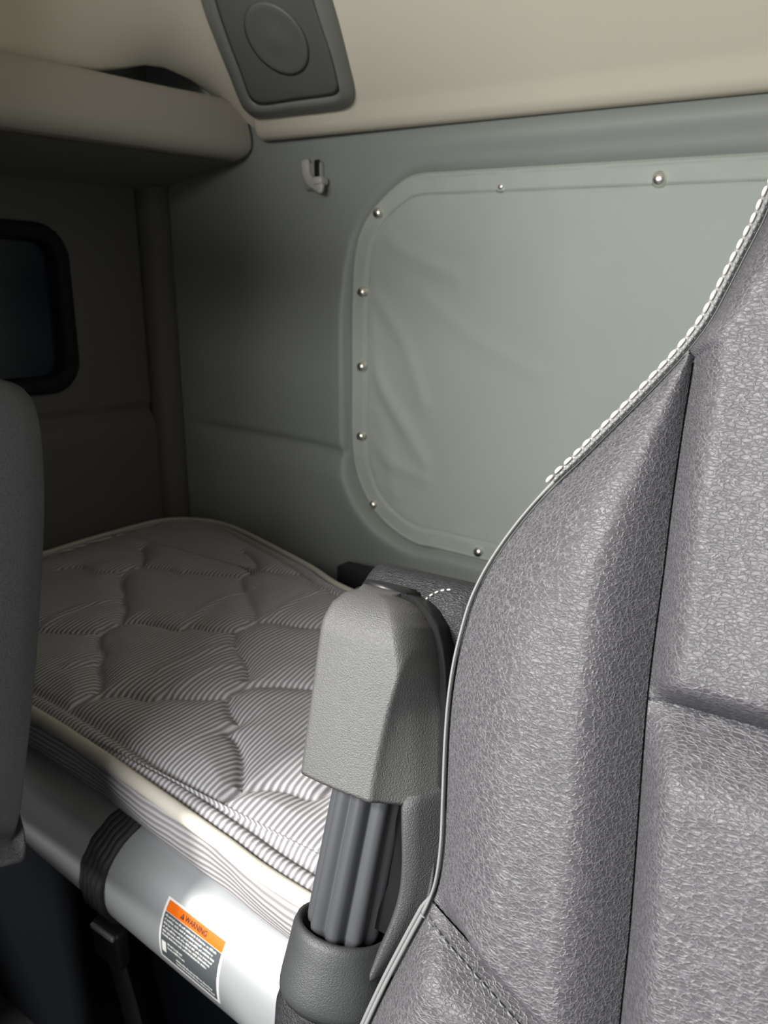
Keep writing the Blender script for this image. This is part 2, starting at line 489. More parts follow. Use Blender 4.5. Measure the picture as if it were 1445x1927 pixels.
# ================================================================== SPEAKER
spk = empty('speaker', on_plane(560, 205, HP, HN))
tag(spk, 'grey wall speaker with rounded grille on the beige sloping headliner panel', 'speaker')
def hp(x, y, off=0): return on_plane(x, y, HP + HN * off, HN)
bez_px = [(352, -150), (368, -70), (388, 10), (410, 70), (436, 135), (458, 190), (472, 208), (492, 217), (560, 210), (630, 202), (655, 196), (667, 184), (668, 165), (655, 110), (640, 50), (620, -20), (598, -90), (570, -160), (555, -180), (470, -185), (375, -175), (356, -165)]
bez = catmull(np.array([hp(x, y) for x, y in bez_px]), 120, closed=True)
gr_px = [(370, -135), (385, -60), (405, 15), (425, 75), (448, 135), (466, 185), (476, 197), (495, 203), (560, 194), (622, 186), (636, 180), (639, 165), (625, 105), (605, 45), (585, -20), (562, -90), (545, -135), (535, -150), (460, -155), (385, -148)]
grl = catmull(np.array([hp(x, y, .032) for x, y in gr_px]), 120, closed=True)
# both loops start at matching spots (top left)
def ring_off(L, o): return L + HN * o
rings = [ring_off(bez, -.02), ring_off(bez, .006), bez + (bez.mean(0) - bez) * .012 + HN * .014, (bez * .35 + (grl - HN * .032) * .65) + HN * .030, grl + HN * .002, grl + (grl.mean(0) - grl) * .02 - HN * .004]
V, F = loft(rings, cap=False); mk('bezel', V, F, M['spk_edge'], spk)
cg = grl.mean(0)
rings = []
for k, s in enumerate(np.linspace(.985, .02, 14)):
    rings.append(cg + (grl - cg) * s + HN * (.003 * g(1 - s, .12) - .004))
V, F = loft(rings); mk('grille', V, F, M['spk'], spk)
cc = hp(520, 75, .032); e1 = tx / np.linalg.norm(tx); e2 = ty
rings = []
for r, o in ((.074, .0002), (.066, .0018), (.058, .0020), (.050, .0008), (.030, .0012), (.012, .0030), (.002, .0036)):
    rings.append(np.array([cc + HN * (o - .0005) + r * (math.cos(a) * e1 + math.sin(a) * e2) for a in np.linspace(0, 2 * math.pi, 48, endpoint=False)]))
V, F = loft(rings); mk('cone_ring', V, F, M['spk'], spk)

# ================================================================== COAT HOOK
ck = empty('coat_hook', on_plane(590, 330, (0, YB, 0), (0, 1, 0)))
tag(ck, 'small pale grey plastic coat hook high on the padded back wall', 'hook')
def wp(x, y, off=.0): return on_plane(x, y, (0, YB - off, 0), (0, 1, 0))
path = catmull(np.array([wp(575, 300, .012), wp(576, 315, .014), wp(578, 330, .016), wp(585, 342, .022), wp(596, 350, .030), wp(607, 356, .036)]), 20)
rings = []
T = np.gradient(path, axis=0); T /= np.linalg.norm(T, axis=1)[:, None]
for i, p in enumerate(path):
    a = np.cross(T[i], np.array([0, 1., 0])); a /= np.linalg.norm(a); b = np.cross(a, T[i])
    e = 1 if 0 < i < 19 else .7
    rings.append(np.array([p + e * (.0115 * math.copysign(abs(math.cos(t)) ** .6, math.cos(t)) * a + .006 * math.copysign(abs(math.sin(t)) ** .6, math.sin(t)) * b) for t in np.linspace(0, 2 * math.pi, 16, endpoint=False)]))
V, F = loft(rings); mk('hook_arm', V, F, M['hook'], ck)
V, F = rbox(wp(592, 332, .004), (.055, .016, .062), .008); mk('recess_plate', V, F, M['wall'], ck)
V, F = rbox(wp(597, 318, .010), (.016, .008, .040), .004); mk('slot', V, F, M['rubber'], ck)
bmx = MB(); bmx.add(*rbox(wp(603, 341, .026), (.026, .030, .018), .006)); bmx.build('hook_shelf', M['hook'], ck)

# ================================================================== WINDOW COVER
n_r, n_c = 190, 260
zmin, zmax = cov_sq[:, 1].min() + .0015, cov_sq[:, 1].max() - .0015
zr = zmin + (zmax - zmin) * (1 - np.cos(np.linspace(0, math.pi, n_r))) / 2
half = len(cov_loop)
rows = []
ext = np.vstack([cov_sq, cov_sq[:1]])
for z in zr:
    xsn = []
    for (xa, za), (xb, zb_) in zip(ext[:-1], ext[1:]):
        if (za - z) * (zb_ - z) <= 0 and za != zb_:
            xsn.append(xa + (z - za) / (zb_ - za) * (xb - xa))
    l, r_ = min(xsn), max(xsn)
    s = (1 - np.cos(np.linspace(0, math.pi, n_c))) / 2
    s = .45 * s + .55 * np.linspace(0, 1, n_c)
    rows.append(np.stack([l + (r_ - l) * s, np.full(n_c, z)], 1))
P2 = np.vstack(rows)
P2[:, 1] -= KS * (P2[:, 0] - XC)
ext = np.vstack([cov_out, cov_out[:1]])
dd = seg_dist(P2, ext)
hh = .006 * g(dd, .008)
hh += .0030 * (1 - sstep(.040, .046, dd)) + .0012 * np.exp(-((dd - .008) / .003) ** 2)
hh += -.0016 * np.exp(-((dd - .047) / .0025) ** 2)
inn = sstep(.045, .09, dd)
wr = [[(700, 545), (760, 640), (800, 760)], [(700, 690), (745, 770), (800, 870)], [(695, 600), (720, 720), (760, 800)], [(715, 420), (760, 470), (860, 520)], [(700, 820), (740, 870), (800, 900)], [(715, 780), (735, 850), (742, 930)], [(800, 560), (900, 640), (1010, 700)]]
amp = [.006, .007, .005, .005, .006, .005, .003]
for L, a in zip(wr, amp):
    Lw = catmull(np.array([on_plane(x, y, (0, YB, 0), (0, 1, 0))[[0, 2]] for x, y in L]), 16)
    dw = seg_dist(P2, Lw)
    hh += inn * .7 * a * (np.exp(-(dw / .020) ** 2) - .5 * np.exp(-(dw / .06) ** 2))
hh += inn * .003 * smooth_noise(P2[:, 0], P2[:, 1], 9, 3)
hemn = (1 - inn) * sstep(.004, .015, dd)
hh += hemn * .0014 * smooth_noise(P2[:, 0], P2[:, 1], 70, 5, 2)
V = np.stack([P2[:, 0], YB - .002 - hh, P2[:, 1]], 1)
wc = mk('window_cover', V, grid_faces(n_r, n_c), M['cover'], origin=(XC, YB, zmin))
tag(wc, 'grey-green vinyl privacy cover snapped over the window in the padded back wall', 'window cover')
# seam stitching of the hem
mb = MB()
loop = catmull(cov_loop, 1400, closed=True)
nrm = np.zeros_like(loop)
tg = np.roll(loop, -1, 0) - np.roll(loop, 1, 0); tg /= np.linalg.norm(tg, axis=1)[:, None]
nrm = np.stack([tg[:, 1], -tg[:, 0]], 1)
if inside((loop + nrm * .01)[:1], cov_out)[0] == False: nrm = -nrm
for off, dep in ((.0095, .0098), (.0435, .0090)):
    L = loop + nrm * off
    for k in range(0, 1400, 2):
        a, b = L[k], L[(k + 1) % 1400]
        if np.linalg.norm(a - b) > .03: continue
        A = np.array([a[0], YB - dep - .0006, a[1]]); B = np.array([b[0], YB - dep - .0006, b[1]])
        mb.add(*tube(np.array([A, (A + B) / 2, B]), [.0004, .0009, .0004], 5))
mb.build('hem_stitching', M['cover'], wc)
def lathe(c, ax, prof, seg=20):
    ax = np.array(ax, float); a = np.cross(ax, [0.3, .2, 1]); a /= np.linalg.norm(a); b = np.cross(ax, a)
    rings = [np.array([c + ax * h_ + r * (math.cos(t) * a + math.sin(t) * b) for t in np.linspace(0, 2 * math.pi, seg, endpoint=False)]) for r, h_ in prof]
    return loft(rings)
snaps = [(711, 401), (681, 550), (680, 690), (679, 821), (702, 950), (900, 1039), (1240, 337), (1320, 1100)]
dome = [(.0145, -.002), (.0145, .0018), (.0122, .0032), (.0118, .0062), (.0100, .0098), (.0065, .0122), (.002, .0130)]
for x, y in snaps:
    p = on_plane(x, y, (0, YB - .012, 0), (0, 1, 0)); p[1] = YB - .008
    V, F = lathe(p, (0, -1, 0), dome); mk('snap_button', V, F, M['chrome'], wc)
p = on_plane(941, 351, (0, YB - .012, 0), (0, 1, 0)); p[1] = YB - .008
V, F = lathe(p, (0, -1, 0), [(.011, -.002), (.0115, .002), (.0095, .0032), (.007, .0015), (.0058, .0015), (.005, .004), (.003, .0048), (.001, .0048)])
mk('snap_button', V, F, M['chrome'], wc)['label'] = 'flat ring snap without its domed cap'

# ================================================================== MATTRESS
ZM = .75
def mp(x, y): return on_plane(x, y, (0, 0, ZM), (0, 0, 1))[:2]
mt = empty('mattress', (-.7, .95, .66))
tag(mt, 'thin quilted bunk mattress with grey and white ribbed ticking', 'mattress')
YF = lambda x: .513 - .045 * (x + .5) if False else .505 + (.56 - .505) * np.clip((-.45 - x) / .62, -.1, 1.3)
out_px = [(0, 1066), (80, 1041), (160, 1016), (250, 991), (300, 979), (345, 976), (390, 979), (430, 988), (465, 1003), (500, 1021), (580, 1063), (650, 1106)]
oc = [mp(*p) for p in out_px]
back_r = [np.array([-.75, 1.22]), np.array([-.3, 1.2]), np.array([.2, 1.2]), np.array([.50, 1.2])]
edge = oc + back_r
front = [(.50, .50), (.0, .50), (-.452, .507), (-.593, .520), (-.722, .534), (-.89, .550), (-1.069, .561), (-1.4, .563), (-1.70, .565), (-1.76, .60)]
loopM = np.vstack([np.array(edge), np.array(front), np.array([oc[0]]) * np.array([[1, 0]]) + np.array([[0, .72]])])
# clean closed outline: left side straight at x=-1.77
loopM = np.array([(-1.765, .72), (-1.768, .95)] + [tuple(p) for p in oc[1:]] + [tuple(p) for p in back_r] + [(.53, 1.15), (.53, .55)] + front)
outM = catmull(loopM, 500, closed=True)
extM = np.vstack([outM, outM[:1]])
seams = [
 [(108,1072),(148,1068),(175,1076),(221,1076),(268,1068),(310,1072),(340,1078),(353,1077),(397,1081),(451,1084),(479,1077),(510,1075),(550,1081),(586,1081)],
 [(60,1184),(73,1186),(127,1190),(181,1190),(198,1184),(231,1174),(268,1172),(310,1180),(340,1186),(360,1179),(397,1186),(444,1186),(475,1173),(510,1170),(564,1179),(623,1181),(680,1170),(760,1180)],
 [(70,1338),(110,1335),(144,1327),(189,1311),(237,1308),(281,1317),(310,1312),(340,1313),(400,1314),(434,1309),(466,1292),(525,1290),(578,1294),(603,1292),(660,1275),(760,1290)],
 [(372,1522),(416,1507),(455,1488),(498,1481),(544,1486),(580,1499),(603,1495),(660,1470),(740,1480)],
 [(266,1033),(270,1047),(266,1066)],
 [(231,1085),(227,1101),(233,1118),(229,1128),(235,1143),(231,1159),(227,1172)],
 [(198,1186),(187,1195),(185,1215),(194,1230),(189,1242),(185,1257),(189,1271),(189,1288),(183,1304)],
 [(457,1037),(475,1049),(484,1064),(479,1075)],
 [(453,1088),(455,1102),(466,1119),(473,1135),(479,1150),(478,1166)],
 [(440,1190),(440,1206),(453,1230),(462,1243),(468,1266),(466,1280)],
 [(430,1317),(432,1333),(443,1354),(448,1360),(430,1379),(443,1392),(455,1420),(457,1447),(455,1479)],
]
SM = [catmull(np.array([mp(*p) for p in L]), 6 * len(L)) for L in seams]
nx, ny = 470, 250
sx = np.r_[np.linspace(0, .80, 400), np.linspace(.80, 1, 71)[1:]]
rows = []
ylo, yhi = outM[:, 1].min() + .001, outM[:, 1].max() - .001
for y in ylo + (yhi - ylo) * (.35 * (1 - np.cos(np.linspace(0, math.pi, ny))) / 2 + .65 * np.linspace(0, 1, ny)):
    xsn = []
    for (xa, ya), (xb, yb_) in zip(extM[:-1], extM[1:]):
        if (ya - y) * (yb_ - y) <= 0 and ya != yb_: xsn.append(xa + (y - ya) / (yb_ - ya) * (xb - xa))
    l, r_ = min(xsn), max(xsn)
    rows.append(np.stack([l + (r_ - l) * sx, np.full(len(sx), y)], 1))
P2 = np.vstack(rows); ncM = len(sx)
ds = np.full(len(P2), 1e9)
for L in SM: ds = np.minimum(ds, seg_dist(P2, L))
de = seg_dist(P2, extM)
bord = .036
q = np.minimum(ds, np.abs(de - bord))
hz = .013 * g(q, .055) ** .8 - .005 * np.exp(-(q / .006) ** 2)
hz = np.where(de < bord, .007 * g(np.minimum(np.abs(de - bord), de), .02) - .005 * np.exp(-((de - bord) / .006) ** 2), hz)
hz += .0022 * smooth_noise(P2[:, 0], P2[:, 1], 16, 11) * sstep(0, .03, q)
# creases running along the ribs
for (a, b, c, am) in [((300, 1270), (370, 1240), (440, 1215), .006), ((330, 1300), (390, 1270), (455, 1255), .006), ((350, 1175), (400, 1140), (470, 1110), .005), ((75, 1185), (150, 1150), (225, 1130), .006), ((130, 1260), (180, 1245), (190, 1243), .006), ((520, 1160), (570, 1130), (620, 1115), .005), ((330, 1420), (400, 1375), (440, 1358), .004)]:
    dw = seg_dist(P2, catmull(np.array([mp(*a), mp(*b), mp(*c)]), 12))
    hz += .7 * am * (np.exp(-(dw / .010) ** 2) - .6 * np.exp(-(dw / .028) ** 2))
hz -= .012 * (1 - g(de, .03))
V = np.stack([P2[:, 0], P2[:, 1], ZM - .003 + hz], 1)
# the ribs bow a little where the quilting pulls them in
ucoord = P2[:, 0] + .0075 * np.exp(-ds / .03) * np.sign(smooth_noise(P2[:, 0], P2[:, 1], 6, 2) + .2) * 0 + .012 * smooth_noise(P2[:, 0], P2[:, 1], 9, 21) + .10 * (P2[:, 1] - 1.0) * 0
uv = np.stack([ucoord - .05 * np.sin((P2[:, 1] - .5) * 9) * .18, P2[:, 1]], 1)
mk('quilted_top', V, grid_faces(ny, ncM), M['mat_top'], mt, uv=uv)
# side band
nb = 600
ob = catmull(loopM, nb, closed=True)
tg = np.roll(ob, -1, 0) - np.roll(ob, 1, 0); tg /= np.linalg.norm(tg, axis=1)[:, None]
nr_ = np.stack([tg[:, 1], -tg[:, 0]], 1)
if inside((ob + nr_ * .01)[:1], outM)[0]: nr_ = -nr_
cum = np.r_[0, np.cumsum(np.linalg.norm(np.diff(ob, axis=0), axis=1))]
rings = []; uvs = []
for t in np.linspace(0, 1, 16):
    o = .010 * math.sin(math.pi * t) ** .7 - .004 + .004 * np.sin(cum * 21 + 3 * t) * math.sin(math.pi * t)
    L = ob + nr_ * o[:, None] if isinstance(o, np.ndarray) else ob + nr_ * o
    z = ZM - .004 - t * .073
    rings.append(np.c_[L, np.full(nb, z)])
    uvs.append(np.c_[cum, np.full(nb, z)])
V = np.vstack(rings)
mk('side_band', V, grid_faces(16, nb, True) + [tuple(range(15 * nb, 16 * nb))], M['mat_side'], mt, uv=np.vstack(uvs))
# binding tape
rings = []
for a in np.linspace(0, 2 * math.pi, 12, endpoint=False):
    rings.append(np.c_[ob + nr_ * (.001 + .0085 * math.cos(a) + .002 * math.sin(a)), np.full(nb, ZM - .004 + .0075 * math.sin(a) - .004 * math.cos(a))])
rings.append(rings[0])
V = np.vstack(rings); mk('binding_tape', V, grid_faces(13, nb, True), M['cream'], mt)

# ================================================================== BUNK FRAME
bk = empty('sleeper_bunk', (-.6, .55, 0))
tag(bk, 'silver aluminium bunk rail and dark base carrying the quilted mattress', 'bunk')
RC = np.array([.560, .592]); RA, RB = .085, .080
def prof_pt(t, off=0):
    c, s = math.cos(t), math.sin(t); e = 2 / 2.15
    y = RC[0] - (RA + off) * math.copysign(abs(c) ** e, c); z = RC[1] + (RB + off) * math.copysign(abs(s) ** e, s)
    return y, z
def rail_y(x): return -.065 * (x + .62)
ang = np.linspace(0, 2 * math.pi, 56, endpoint=False)
def rail_z(x): return 0.0
rings = [np.array([(x, prof_pt(t)[0] + rail_y(x), prof_pt(t)[1]) for t in ang]) for x in np.linspace(-1.78, .5, 30)]
V, F = loft(rings); mk('front_rail', V, F, M['alu'], bk)
V, F = rbox((-.63, .60, .26), (2.32, .05, .50), .01); mk('storage_panel', V, F, M['navy'], bk)
V, F = rbox((-.63, 1.03, .650), (2.30, .76, .03), .008); mk('deck', V, F, M['navy'], bk)
# warning label, bent round the rail
def on_rail(X, s, off):           # s: height parameter 0..1 up the label
    t = -.20 + s * .93
    y, z = prof_pt(t, off); return (X, y + rail_y(X), z)
LX0, LX1 = -.672, -.560
def label_patch(x0, x1, s0, s1, off, nxp=10, nsp=14):
    V = [on_rail(LX0 + (LX1 - LX0) * x, s, off) for s in np.linspace(s0, s1, nsp) for x in np.linspace(x0, x1, nxp)]
    return np.array(V), grid_faces(nsp, nxp)
def solid_patch(x0, x1, s0, s1, o0, o1):
    A, Fa = label_patch(x0, x1, s0, s1, o1); B, Fb = label_patch(x0, x1, s0, s1, o0)
    n = len(A); F = Fa + [tuple(i + n for i in f[::-1]) for f in Fb]
    nc_, nr2 = 10, 14
    bd = [j for j in range(nc_)] + [i * nc_ + nc_ - 1 for i in range(1, nr2)] + [(nr2 - 1) * nc_ + j for j in range(nc_ - 2, -1, -1)] + [i * nc_ for i in range(nr2 - 2, 0, -1)]
    for k in range(len(bd)):
        a, b = bd[k], bd[(k + 1) % len(bd)]; F.append((a, a + n, b + n, b))
    return np.vstack([A, B]), F
V, F = solid_patch(0, 1, 0, 1, -.002, .0006); lb = mk('warning_label', V, F, M['lab_white'], bk, smooth=False)
lb['label'] = 'white bordered warning sticker with an orange band'
V, F = solid_patch(.035, .965, .795, .965, .0003, .0010); mk('orange_band', V, F, M['lab_orange'], lb, smooth=False)
V, F = solid_patch(.035, .965, .055, .785, .0003, .0010); mk('text_panel', V, F, M['lab_grey'], lb, smooth=False)
def text_mesh(body, size):
    cu = bpy.data.curves.new('txt', 'FONT'); cu.body = body; cu.size = size; cu.offset = .018
    o = bpy.data.objects.new('txt', cu); COL.objects.link(o)
    dg = bpy.context.evaluated_depsgraph_get(); dg.update()
    me = bpy.data.meshes.new_from_object(o.evaluated_get(dg))
    V = np.array([v.co[:] for v in me.vertices]); F = [tuple(p.vertices) for p in me.polygons]
    bpy.data.objects.remove(o); bpy.data.curves.remove(cu); bpy.data.meshes.remove(me)
    return V, F
def wrap_text(V, F, x0, x1, s0, s1, off):
    mn, mxx = V.min(0), V.max(0)
    u = x0 + (x1 - x0) * (V[:, 0] - mn[0]) / (mxx[0] - mn[0]); s = s0 + (s1 - s0) * (V[:, 1] - mn[1]) / (mxx[1] - mn[1])
    return np.array([on_rail(LX0 + (LX1 - LX0) * a, b, off) for a, b in zip(u, s)]), F
mb = MB()
V, F = text_mesh('WARNING', 1); mb.add(*wrap_text(V, F, .345, .70, .835, .925, .0014))
tri = np.array([(0, 0, 0), (1, 0, 0), (.5, 1, 0), (.42, .30, 0), (.58, .30, 0), (.54, .68, 0), (.46, .68, 0)])
V = np.array([(0, 0), (1, 0), (.5, 1)]); mb.add(*wrap_text(np.c_[V, np.zeros(3)], [(0, 1, 2)], .270, .335, .835, .925, .0014))
mb.build('warning_lettering', M['lab_black'], lb, smooth=False)
V, F = text_mesh('!', 1); V, F = wrap_text(V, F, .298, .307, .845, .895, .0018); mk('alert_mark', V, F, M['lab_orange'], lb, smooth=False)
mb = MB()
r2 = random.Random(4)
lines = [(.745, .90), (.685, .86), (.625, .90), (.565, .88), (.505, .84), (.445, .60 * 0 + .80)]
lines2 = [(.335, .40), (.275, .45), (.185, .90), (.125, .93)]
for s, xe in lines + lines2:
    x = .06 if (s, xe) in lines else (.16 if s > .2 else .30)
    while x < xe:
        w = r2.uniform(.02, .07)
        # each word is a run of small letter strokes
        xx = x
        while xx < min(x + w, xe):
            hgt = r2.choice([.020, .026, .034])
            V = np.array([on_rail(LX0 + (LX1 - LX0) * a, b, .0013) for a, b in ((xx, s - .017), (xx + .009, s - .017), (xx + .009, s - .017 + hgt), (xx, s - .017 + hgt))])
            mb.add(V, [(0, 1, 2, 3)]); xx += .0125
        x += w + .014
mb.build('small_print', M['lab_white'], lb, smooth=False)
V, F = solid_patch(.06, .13, .17, .33, .0008, .0013); mk('hazard_symbol', V, F, M['lab_white'], lb, smooth=False)

# webbing strap round the rail, its buckle and tail
st = empty('restraint_strap', (-.82, .49, .30))
tag(st, 'black webbing strap looped round the silver bunk rail left of the warning label', 'strap')
mb = MB()
for k in range(5):
    xa = -.846 + k * .0105
    rings = []
    for i, t in enumerate(np.linspace(-1.75, 2.9, 44)):
        x = xa + .016 * sstep(-.8, 1.6, t)
        o = .004 + .0012 * math.sin(i * 1.7 + k)
        c = np.array([0, *prof_pt(t, o)]); nrm = np.array([0, *prof_pt(t, o + .01)]) - c; nrm /= np.linalg.norm(nrm)
        w = .0062
        rings.append(np.array([(x - w, 0, 0) + c - nrm * .004, (x - w * .8, 0, 0) + c + nrm * .001, (x, 0, 0) + c + nrm * .0024, (x + w * .8, 0, 0) + c + nrm * .001, (x + w, 0, 0) + c - nrm * .004]) + np.array([0, rail_y(x), 0]))
    mb.add(*loft(rings))
mb.build('webbing_loop', M['web'], st)
V, F = rbox((-.835, .515, .475), (.060, .022, .060), .006); bu = mk('buckle', V, F, M['black'], st)
V, F = rbox((-.835, .503, .500), (.050, .006, .008), .002); mk('buckle_bar', V, F, M['alu'], bu)
pth = catmull(np.array([(-.832, .515, .46), (-.820, .518, .40), (-.806, .520, .33), (-.800, .525, .24), (-.800, .53, .17)]), 24)
rings = [np.array([(p[0] - .022, p[1] - .002, p[2]), (p[0] + .022, p[1] - .002, p[2]), (p[0] + .022, p[1] + .002, p[2]), (p[0] - .022, p[1] + .002, p[2])]) for p in pth]
V, F = loft(rings); mk('webbing_tail', V, F, M['web'], st)

# black latch between mattress and back wall
lt = on_plane(652, 1085, (0, 1.36, 0), (0, 1, 0))
lx, lz = lt[0], lt[2]
mb = MB(); mb.add(*rbox((lx + .02, 1.40, lz - .03), (.13, .05, .09), .008)); mb.add(*rbox((lx + .02, 1.45, lz - .04), (.09, .09, .05), .006))
tag(mb.build('bunk_latch', M['black']), 'small black plastic latch wedged between the mattress edge and back wall', 'latch')

# ================================================================== DRIVER SEAT
P0 = CAM + ray(1200, 1300) * .40
RA_ = math.radians(20)
SA = np.array([0, math.sin(RA_), math.cos(RA_)]); SN = np.array([0, -math.cos(RA_), math.sin(RA_)])
def S(u, v, w=0.0):
    u, v, w = np.broadcast_arrays(np.asarray(u, float), np.asarray(v, float), np.asarray(w, float))
    base = np.array([0, P0[1], P0[2]])
    return base + u[..., None] * np.array([1.0, 0, 0]) + v[..., None] * SA + w[..., None] * SN
def suv(x, y, w=0.0):
    q = on_plane(x, y, P0 + SN * w, SN); return np.array([q[0], (q - P0) @ SA])
UC = .055
seat = empty('driver_seat', (UC, .05, 0))
tag(seat, 'large charcoal grained leather driver seat with stitched bolster, right foreground', 'seat')

out_in = [suv(*p) for p in [(1440, 385), (1418, 432), (1392, 482), (1362, 540), (1328, 602), (1284, 660), (1245, 703), (1196, 754), (1148, 802), (1090, 860), (1040, 908), (990, 962), (945, 1020), (910, 1075), (884, 1130), (866, 1190), (852, 1250), (842, 1320), (836, 1400), (832, 1500), (828, 1590), (818, 1660), (800, 1708), (768, 1768), (730, 1840), (700, 1902), (676, 1955)]]
top_ext = [np.array([-.045, .46]), np.array([-.068, .43]), np.array([-.072, .38]), np.array([-.070, .32])]
outl = np.array(top_ext + out_in)
outl = outl[np.argsort(-outl[:, 1])]
OL = catmull(outl, 400)
seam_px = [(1306, 664), (1298, 720), (1288, 780), (1276, 860), (1262, 960), (1250, 1060), (1238, 1150), (1226, 1240), (1216, 1330), (1208, 1430), (1200, 1540), (1192, 1650), (1182, 1770), (1168, 1900), (1160, 1980), (1150, 2060)]
seamL = np.array([suv(x, y, -.004) for x, y in seam_px])
SLn = catmull(seamL, 300)
def u_at(C, v): 
    o = np.argsort(C[:, 1]); return np.interp(v, C[o, 1], C[o, 0])
v_tip = seamL[0][1]
vA = suv(808, 1695)[1]; vB = seamL[-1][1]

def patch(Lc, Rc, nt_, ns, H, rl, rr, rt, rb, extra=None, base=0.0):
    """pillow between a left curve and a right curve (same number of rows)"""
    V = []; uvl = []
    Lt = np.r_[0, np.cumsum(np.linalg.norm(np.diff((Lc + Rc) / 2, axis=0), axis=1))]
    tot = Lt[-1]
    for i in range(len(Lc)):
        wdt = np.linalg.norm(Rc[i] - Lc[i])
        s = np.linspace(0, 1, ns); s = .5 * s + .5 * (1 - np.cos(s * math.pi)) / 2
        p = Lc[i] + (Rc[i] - Lc[i]) * s[:, None]
        sl = min(1, wdt / (rl + rr + 1e-9))
        k = g(s * wdt, max(1e-4, rl * sl)) * g((1 - s) * wdt, max(1e-4, rr * sl)) * (sl ** .7)
        e = 1.0
        if rt: e *= g(Lt[i], rt)
        if rb: e *= g(tot - Lt[i], rb)
        w = base + H * k * e
        if extra is not None: w = w + extra(p[:, 0], p[:, 1]) * k * e
        V.append(S(p[:, 0], p[:, 1], w))
    return np.vstack(V), grid_faces(len(Lc), ns)

def resample(C, n):
    L = np.r_[0, np.cumsum(np.linalg.norm(np.diff(C, axis=0), axis=1))]
    q = np.linspace(0, L[-1], n); return np.stack([np.interp(q, L, C[:, k]) for k in (0, 1)], 1)
def between(C, v0, v1, n):
    v = np.linspace(v0, v1, n); return np.stack([u_at(C, v), v], 1)
def mirror(V):
    V = V.copy(); V[:, 0] = 2 * UC - V[:, 0]; return V

wob = lambda u, v: .0012 * smooth_noise(u, v, 60, 31, 2)
PE = .0016                                              # room for the welt at the border
OLi = OL + np.array([PE, 0])
# side bolster
n = 170
Lb = between(OLi, v_tip - .002, vA, n); Rb_ = between(SLn, v_tip - .002, vB, n)
Vb, Fb = patch(Lb, Rb_, n, 60, .027, .060, .032, 0, .018, wob, -.003)
Fb = [f[::-1] for f in Fb]
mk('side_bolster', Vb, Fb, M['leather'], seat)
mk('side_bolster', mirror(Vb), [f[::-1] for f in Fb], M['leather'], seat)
# lower bolster under the diagonal seam
n = 70
Ll = between(OLi, vA - .0015, outl[-1][1], n)
Rl = np.stack([np.interp(np.linspace(0, 1, n), [0, 1], [SLn[-1][0], SLn[-1][0] - .0]), np.linspace(vB - .0015, vB - .10, n)], 1)
Vl, Fl = patch(Ll, Rl, n, 50, .022, .03, .03, .030, 0, wob, -.003)
Fl = [f[::-1] for f in Fl]
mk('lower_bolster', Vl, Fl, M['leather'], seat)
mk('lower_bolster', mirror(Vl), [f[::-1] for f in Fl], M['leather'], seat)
# centre panels
vH = suv(1215, 1312, -.004)[1]
n = 160
def left_u(v):
    return np.where(v > v_tip, u_at(OLi, v), np.interp(v, SLn[::-1, 1], SLn[::-1, 0]) + .001)
vv = np.linspace(.455, vH + .001, n)
Lc = np.stack([left_u(vv), vv], 1); Rc = np.stack([2 * UC - left_u(vv), vv], 1)
Vc, Fc = patch(Lc, Rc, n, 90, .024, .022, .022, .03, .014, wob, -.003)
# horizontal seam dips a touch to the right as in a lumbar pad
Fc = [f[::-1] for f in Fc]
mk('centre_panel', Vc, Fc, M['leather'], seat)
vv = np.linspace(vH - .001, -.42, 130)
Lc = np.stack([np.interp(vv, np.r_[-.5, SLn[::-1, 1]], np.r_[SLn[-1, 0] , SLn[::-1, 0]]) + .001, vv], 1); Rc = Lc.copy(); Rc[:, 0] = 2 * UC - Rc[:, 0]
Vc2, Fc2 = patch(Lc, Rc, 130, 90, .028, .022, .022, .042, .03, wob, -.003)
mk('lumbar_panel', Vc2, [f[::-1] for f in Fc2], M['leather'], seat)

# shell behind the cushions
full = np.vstack([OL, mirror(np.c_[OL, np.zeros(len(OL))])[::-1][:, :2]])
bot = np.array([(OL[-1][0] + .01, -.44), (2 * UC - OL[-1][0] - .01, -.44)])
lp = np.vstack([OL[::4], bot, np.c_[2 * UC - OL[::-4][:, 0], OL[::-4][:, 1]]])
cen = np.array([UC, 0.0])
def shr(L, d_):
    q = L.copy(); q[:, 0] = UC + (q[:, 0] - UC) * (1 - d_ / .25); q[:, 1] = q[:, 1] - np.sign(q[:, 1]) * d_ * sstep(.2, .45, np.abs(q[:, 1])); return q
rings = []
for d_, w in ((.006, -.006), (.001, -.008), (.0035, -.020), (.010, -.045), (.022, -.075), (.045, -.100), (.08, -.112)):
    L = shr(lp, d_); rings.append(S(L[:, 0], L[:, 1], w))
V, F = loft(rings); mk('back_shell', V, F, M['leather_dk'], seat)

# welt and stitching along the border
mb = MB()
i0 = 0
wl = S(OL[:, 0], OL[:, 1], -.0005)
vup = suv(1040, 900)[1]
up_ = sstep(vup - .02, vup + .02, OL[:, 1]); low_ = sstep(vA + .006, vA - .010, OL[:, 1])
r_in = .0009 + .0009 * up_ + .0004 * low_
r_out = .0008 + .0014 * up_ + .0006 * low_
tgo = np.gradient(OL, axis=0); tgo /= np.linalg.norm(tgo, axis=1)[:, None]
no = np.stack([tgo[:, 1], -tgo[:, 0]], 1)              # outward
if no[200][0] > 0: no = -no
o2 = OL + no * (.0004 + .0028 * np.maximum(up_, low_))[:, None]
wo_ = S(o2[:, 0], o2[:, 1], -.0035)
mb.add(*tube(wl, r_in, 8)); mb.add(*tube(mirror(wl), r_in, 8))
mb.add(*tube(wo_, r_out, 8)); mb.add(*tube(mirror(wo_), r_out, 8))
mb.build('welt', M['rope'], seat)
